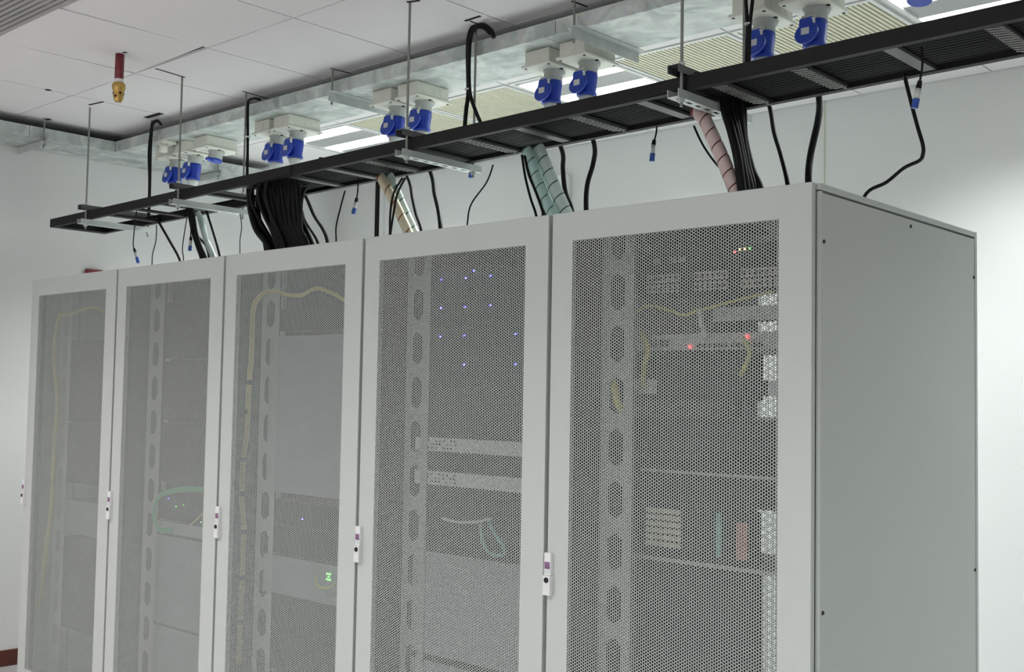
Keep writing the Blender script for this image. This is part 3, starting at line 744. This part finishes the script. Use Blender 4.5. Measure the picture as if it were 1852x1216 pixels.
# ------------------------------------------------------------------ power cables lying in the ladder and diving into the racks
NC = 13
for i in range(NC):
    y = YN+0.030+i*0.0205
    xd = -2.70-0.017*((i*5) % 13)          # where it turns down
    y1 = 0.34+0.016*((i*3) % 13)
    r = 0.0098
    pts = []
    x = 2.5
    while x > xd+0.16:
        pts.append(Vector((x, y+0.0015*math.sin(x*2.3+i), zt(x)+0.014+r))); x -= 0.35
    pts += [Vector((xd+0.13, y, zt(xd)+0.014+r)), Vector((xd+0.035, y, zt(xd)+0.020)), Vector((xd+0.002, y, zt(xd)-0.03)),
            Vector((xd+0.015, y*0.8+y1*0.2, 2.24)), Vector((xd+0.07, y*0.4+y1*0.6, 2.12)), Vector((xd+0.125, y1, 1.985))]
    tag(tube('power_cable', pts, r, M['cable'], None, 8, 5), 'black power cable lying in the ladder, %s from the near rail' % ORD13[i], 'cable', 'black power cables in the ladder')
for i in range(3):          # second layer for the fat bundle
    Y = 0.33+0.035*i
    p = [at(x+2.5*i, y, Y=Y) for x, y in ((451,338),(451,362),(454,387),(464,417),(486,447))]
    pts = [Vector((-2.6, Y, zt(-2.6)+0.048)), p[0]+Vector((0.05,0,0.04))] + p + [p[-1]+Vector((0.05, 0, -0.1))]
    tag(tube('power_cable', pts, 0.0125, M['cable'], None, 8, 5), 'thick black cable bowing out at the left edge of the fat bundle', 'cable', 'bowed black cables')
for i in range(22):
    f = (i % 11)/10; Y = (0.34, 0.47)[i // 11]
    p = [at(x, y, Y=Y) for x, y in ((470+68*f,334-12*f),(472+66*f,352-8*f),(481+58*f+3*math.sin(i*2.1),385),(494+50*f,420),(502+53*f,447-7*f))]
    pts = [Vector((p[0].x+0.45, Y, zt(-2.3)+0.045)), p[0]+Vector((0.06,0,0.03))] + p + [p[-1]+Vector((0.03, 0, -0.1))]
    tag(tube('power_cable', pts, 0.0128, M['cable'], None, 8, 4), 'thick black cable hanging in the fat bundle over the middle rack', 'cable', 'black cables of the fat bundle')
# bundle over the nearest rack
for i in range(6):
    px = [[(1312,202),(1322,235),(1334,285),(1342,345)], [(1320,204),(1330,240),(1341,295),(1350,345)], [(1327,206),(1335,245),(1346,300),(1357,345)],
          [(1338,206),(1342,250),(1351,300),(1362,345)], [(1343,208),(1345,250),(1358,305),(1374,345)], [(1333,206),(1338,240),(1340,290),(1353,345)]][i]
    Y = 0.44+0.022*i
    p = [at(x, y, Y=Y) for x, y in px]
    p = [p[0]+Vector((-0.005, 0, 0.05))] + p + [p[-1]+Vector((0.02, 0, -0.14))]
    tag(tube('power_cable', p, 0.0145, M['cable'], None, 10), 'thick black cable of the bundle dropping into the nearest rack, %s from the front' % ORD13[i], 'cable', 'black cables dropping into the nearest rack')
# bundle at the left rung section
for i, (px, r) in enumerate(([[(340,372),(345,395),(350,420),(358,445),(366,470)], 0.012], [[(346,372),(350,395),(354,420),(362,445),(372,470)], 0.010])):
    p = [at(x, y, Y=0.42) for x, y in px]; p.append(p[-1]+Vector((0.03, 0, -0.12)))
    tag(tube('power_cable', p, r, M['cable'], None, 8), 'thick black cable over the second rack from the left, %s of the two' % ('left', 'right')[i], 'cable', 'black cable pair over the second rack from the left')

def hang(label, px, r, Y=0.47, m_='cable', extra=0.10, y0=None, cat='cable', group=None):
    n = len(px); y0 = Y if y0 is None else y0
    p = [at(x, y, Y=y0+(Y-y0)*k/(n-1)) for k, (x, y) in enumerate(px)]
    e = (p[-1]-p[-2]).normalized(); e = Vector((e.x*0.5, 0, -1)).normalized()
    while p[-1].z > 2.0: p.append(p[-1]+e*max(0.02, min(0.1, p[-1].z-1.985)))
    return tag(tube('cable', p, r, M[m_], None, 8), label, cat, group)
# socket cords: from the gland behind the ladder into a rack
def cord(i, label, px, Y=0.66, r=0.0065):
    g_ = GL[i]; p = [g_+Vector((0,0,0.01)), g_+Vector((0,0,-0.04))]
    q = [at(x, y, Y=0.76+(Y-0.76)*k/(len(px)-1)) for k, (x, y) in enumerate(px)]
    p += q
    while p[-1].z > 2.0: p.append(p[-1]+Vector((0.01, 0, -max(0.02, min(0.1, p[-1].z-1.985)))))
    return tag(tube('power_cable', p, r, M['cable'], None, 8), label, 'cable')
cord(3, 'black cord from the left socket of the second group, just right of the fat bundle', [(541,372),(552,400),(575,440)])
cord(4, 'black cord from the right socket of the second group, right of the fat bundle', [(554,358),(568,390),(584,415),(592,438)], r=0.008)
cord(5, 'black cord dropping left of the thicker one, left of picture centre', [(739,326),(746,360),(753,390),(762,417)])
cord(6, 'thick black cord dropping under the socket beside the looped cable', [(781,318),(786,350),(793,380),(797,413)], r=0.0095)
cord(7, 'black cord dropping right of the teal wrapped cables', [(1017,274),(1018,305),(1022,345),(1034,381)], r=0.009)
cord(8, 'black wavy cord at the left of the nearest rack top', [(1075,263),(1073,295),(1062,335),(1060,378)], r=0.009)
cord(9, 'thin black cord dropping right of the black bundle over the nearest rack', [(1393,198),(1400,240),(1412,280),(1424,330)], r=0.0075)
cord(10, 'black cord nearest the right corner of the rack top', [(1482,183),(1479,220),(1466,280),(1462,326)], r=0.011)
hang('thin black cord with a sharp bend at the right of the rack top', [(1637,135),(1639,150),(1658,224),(1669,262),(1669,280),(1662,291),(1635,304),(1603,330),(1567,350)], 0.0055, 0.62, y0=0.50)
hang('black cord slanting down over the leftmost rack', [(283,394),(289,405),(305,433),(325,470)], 0.0065, 0.55)
hang('black cord over the second rack from the left, right of the pale wrap', [(372,378),(376,390),(387,425),(397,462)], 0.006, 0.52)
# thin signal wires
hang('thin grey wire over the leftmost rack beside the slanting cord', [(283,407),(282,435),(276,460),(275,477)], 0.0028, 0.55)
hang('thin wire curving left of the black pair over the second rack', [(338,395),(333,425),(330,450),(332,470)], 0.0028, 0.55)
hang('thin wire between the leftmost racks and the fat bundle', [(434,387),(437,410),(434,435),(434,456)], 0.0022, 0.55)
hang('short black cord crossing behind the black pair', [(352,422),(362,432),(374,448)], 0.006, 0.60)
hang('thin black wire left of the blue tipped sensor under the ladder', [(624,345),(616,375),(608,410),(608,437)], 0.0035, 0.55)
hang('thin black wire curving left of picture centre', [(892,298),(880,330),(852,370),(845,407)], 0.0032, 0.55)
hang('thin black loop wire in front of the cream wrap, left one', [(728,322),(712,350),(706,385),(705,424)], 0.0045, 0.40)
hang('thin black loop wire in front of the cream wrap, right one', [(733,322),(719,350),(712,385),(706,424)], 0.0045, 0.38)
hang('thin black wire left of the teal wrap, outer one', [(944,280),(950,320),(960,360),(970,391)], 0.0045, 0.42)
hang('thin black wire left of the teal wrap, inner one', [(949,282),(956,315),(970,350),(983,389)], 0.0048, 0.43)
hang('thin black wire running behind the pink wrap', [(1255,228),(1270,260),(1290,290),(1318,322),(1340,345)], 0.0038, 0.62)

# spiral wrapped bundles
def wrapped(label, px, r, Y, core, wrapm, pitch=0.042, frac=0.91):
    p = [at(x, y, Y=Y) for x, y in px]
    e = (p[-1]-p[-2]).normalized(); p.append(p[-1]+e*0.12)
    P = smoothpath(p, 8)
    t = thing('wrapped_bundle', label, 'cable bundle', tuple(P[0]))
    L0 = P[0]; Q = [q-L0 for q in P]
    MB().rings(Q, r*0.90, 12).build('core_cable', M[core], t, smooth=True)
    # helical band
    seglen = [0]
    for a, b in zip(Q[:-1], Q[1:]): seglen.append(seglen[-1]+(b-a).length)
    tot = seglen[-1]
    def pos(s):
        s = max(0, min(tot, s))
        for k in range(len(seglen)-1):
            if seglen[k+1] >= s: break
        u = (s-seglen[k])/max(1e-6, seglen[k+1]-seglen[k])
        return Q[k].lerp(Q[k+1], u), (Q[k+1]-Q[k]).normalized()
    mb = MB(); turns = tot/pitch; N = int(turns*18)
    for q in range(N+1):
        ph = q/18*2*math.pi; s = q/18*pitch
        for off in (0, frac*pitch):
            c, d = pos(s+off-0.3*pitch)
            a = Vector((0, 1, 0)); a = (a-d*a.dot(d)).normalized(); b = d.cross(a)
            mb.v.append(tuple(c+(a*math.cos(ph)+b*math.sin(ph))*r))
    for q in range(N): mb.f.append((2*q, 2*q+1, 2*q+3, 2*q+2))
    mb.build('spiral_wrap', M[wrapm], t, smooth=True)
    return t
wrapped('cream spiral wrapped cable bundle slanting left of picture centre', [(688,320),(705,350),(722,385),(738,420)], 0.020, 0.47, 'coreorange', 'wrapcream', pitch=0.075)
wrapped('teal and white spiral wrapped bundle right beside the cream one', [(704,318),(718,350),(733,385),(748,418)], 0.020, 0.52, 'coredark', 'wrapwhite', pitch=0.07)
wrapped('teal spiral wrapped cable bundle left of the white one', [(952,270),(962,295),(974,335),(986,362),(1000,388)], 0.019, 0.45, 'coredark', 'wrapteal', pitch=0.052)
wrapped('white spiral wrapped cable bundle right of the teal one', [(972,268),(984,295),(1000,335),(1022,385)], 0.026, 0.50, 'coredark', 'wrapwhite', pitch=0.055)
wrapped('pink spiral wrapped cable bundle dropping into the nearest rack', [(1256,200),(1272,212),(1290,250),(1308,290),(1328,342)], 0.022, 0.46, 'corered', 'wrappink', pitch=0.05)
wrapped('pale green and cream wrapped bundle over the second rack from the left', [(358,385),(366,405),(371,430),(385,462)], 0.014, 0.47, 'wrapteal', 'wrapwhite', pitch=0.09)

# sensors with blue caps
def sensor(label, px, tip0, tip1, Y):
    p = [at(x, y, Y=Y) for x, y in px]; a = at(*tip0, Y=Y); b = at(*tip1, Y=Y)
    t = thing('hanging_sensor', label, 'sensor', tuple(p[0]), 'blue tipped sensors')
    o = p[0]
    tube('wire', [q-o for q in p], 0.003, M['cable'], t)
    a -= o; b -= o; L = b-a; e = p[-1]-o
    MB().rings([e-L*0.1, a], [0.006, 0.008], 10).build('collar', M['black'], t)
    MB().cyl(a, a+L*0.52, 0.0075, n=12).build('clear_body', M['clear'], t, smooth=True)
    MB().cyl(a+L*0.52, b, 0.009, n=12).build('blue_cap', M['tipblue'], t)
    return t
sensor('small blue tipped sensor on a wire, nearest at the top right under the ladder', [(1667,85),(1668,120),(1663,150)], (1661,160), (1654,196), 0.30)
sensor('small blue tipped sensor hanging left of the pink wrap', [(1188,222),(1187,240),(1183,256)], (1182,262), (1179,292), 0.55)
sensor('small blue tipped sensor at the end of the slotted strut', [(856,275),(855,288),(854,292)], (854,296), (851,322), 0.60)
sensor('small blue tipped sensor left of the cream wrap', [(648,318),(647,345),(645,360)], (644,365), (639,387), 0.50)
sensor('small blue tipped sensor near the black pair over the second rack', [(346,400),(345,425),(345,430)], (345,435), (343,454), 0.40)
sensor('small blue tipped sensor over the leftmost rack, lowest left', [(247,382),(244,405),(241,440),(243,452)], (245,457), (250,475), 0.45)

# black cables running up beside hanger rods and looping into the ceiling gap
def riser(label, px, r, Y, group=None):
    return tag(tube('power_cable', [at(x, y, Y=Y) for x, y in px], r, M['cable'], None, 8), label, 'cable', group)
riser('thick black cable looping over the trunk and down to the ladder, left strand', [(893,68),(888,55),(876,46),(860,46),(850,58),(846,90),(847,165),(843,200),(839,250)], 0.0085, 0.575)
riser('thick black cable looping over the trunk and down to the ladder, right strand', [(886,60),(874,50),(862,50),(853,62),(849,90),(849,160),(858,195),(875,235),(880,250)], 0.0075, 0.57)
riser('black cable looping down beside the leftmost blue sockets, left strand', [(290,225),(285,218),(276,222),(273,235),(269,275),(270,330),(268,395)], 0.006, 0.57)
riser('black cable looping down beside the leftmost blue sockets, right strand', [(292,226),(287,220),(278,224),(275,238),(273,275),(272,330),(270,395)], 0.005, 0.565)
riser('black cable looping out of the trunk and straight down by the closed socket', [(470,180),(460,178),(450,182),(448,195),(448,245),(447,330)], 0.0070, 0.57)
riser('black cable running down beside a rod near the top right sockets, left strand', [(1349,-40),(1349,0),(1352,50),(1350,115),(1352,130)], 0.006, 0.57, None)
riser('black cable running down beside a rod near the top right sockets, right strand', [(1362,-40),(1361,0),(1356,50),(1355,115),(1357,130)], 0.006, 0.56, None)
# cable ties round them
for lbl, (x, y), Yq in (('cable tie on the looped black cable near picture centre', (847, 162), 0.572), ('cable tie on the double cable near the top right sockets', (1354, 44), 0.565), ('cable tie on the cable by the closed socket', (448, 248), 0.57)):
    c = at(x, y, Y=Yq)
    tag(MB().cyl(c+Vector((0,0,-0.003)), c+Vector((0,0,0.003)), 0.0145, n=12).build('cable_tie', M['gland']), lbl, 'cable tie')

# ------------------------------------------------------------------ gas nozzle
c = at(217, 97, Z=ZC)
t = thing('gas_nozzle', 'brass fire suppression nozzle on a red pipe through the ceiling tile', 'nozzle', (c.x, c.y, ZC))
MB().cyl((0,0,-0.115), (0,0,0.02), 0.019, n=20).build('red_pipe', M['redpipe'], t, smooth=True)
MB().cyl((0,0,-0.003), (0,0,0.001), 0.027, n=20).build('pipe_collar', M['white'], t)
MB().bar((0.018,0,-0.001), (0.042,0.006,-0.001), 0.014, 0.002).build('tile_cutout', M['dark'], t)
MB().cyl((0,0,-0.128), (0,0,-0.113), 0.0195, n=20).build('white_tape', M['white'], t)
nz = MB().rings([(0,0,-0.127), (0,0,-0.135), (0,0,-0.152), (0,0,-0.160), (0,0,-0.166), (0,0,-0.186), (0,0,-0.200), (0,0,-0.212)], [0.020, 0.028, 0.028, 0.025, 0.023, 0.022, 0.020, 0.014], 20).build('brass_head', M['brass'], t, smooth=True)
for a in (200, 250, 300, 350, 60, 120):
    ra = math.radians(a); d = Vector((math.cos(ra), math.sin(ra), 0)); z = -0.176 if a % 100 else -0.190
    MB().cyl(d*0.017+Vector((0,0,z)), d*0.0235+Vector((0,0,z)), 0.005, n=10).build('discharge_hole', M['dark'], nz)

# ------------------------------------------------------------------ things on the walls
p = at(688, 340, Y=YB)
t = thing('wall_conduit', 'black vertical conduit on the back wall left of the cream wrap', 'conduit', (p.x, YB, ZF+0.09))
MB().box(-0.016, 0.016, -0.03, 0, 0, ZC-ZF-0.09).build('channel', M['black'], t)
MB().box(0.018, 0.045, -0.02, 0, 0, ZC-ZF-0.09).build('side_cover', M['white'], t)
p = at(995, 360, Y=YB)
t = thing('wall_conduit', 'dark and white vertical conduit behind the teal wrapped bundle', 'conduit', (p.x, YB, ZF+0.09))
MB().box(-0.03, 0.02, -0.04, 0, 0, 2.74-ZF-0.09).build('channel', M['bay'], t)
MB().box(0.022, 0.16, -0.05, 0, 0, 2.74-ZF-0.09).build('side_cover', M['white'], t, bevel=0.01)
p = at(1491, 260, Y=YB)
tag(MB().box(p.x-0.0025, p.x+0.0025, YB-0.004, YB, 0.5, ZC).build('wall_wire', M['beige']), 'hair thin pale wire running down the back wall above the nearest rack', 'wire')
p = at(168, 489, X=XL)
t = thing('alarm_call_point', 'small dark red box on the left wall just above the leftmost rack', 'alarm', (XL, p.y, 2.10))
MB().box(0, 0.03, -0.05, 0.05, -0.04, 0.058).build('box', M['redpipe'], t, bevel=0.004)
MB().box(0.03, 0.032, -0.03, 0.03, -0.025, 0.03).build('front_plate', M['white'], t)
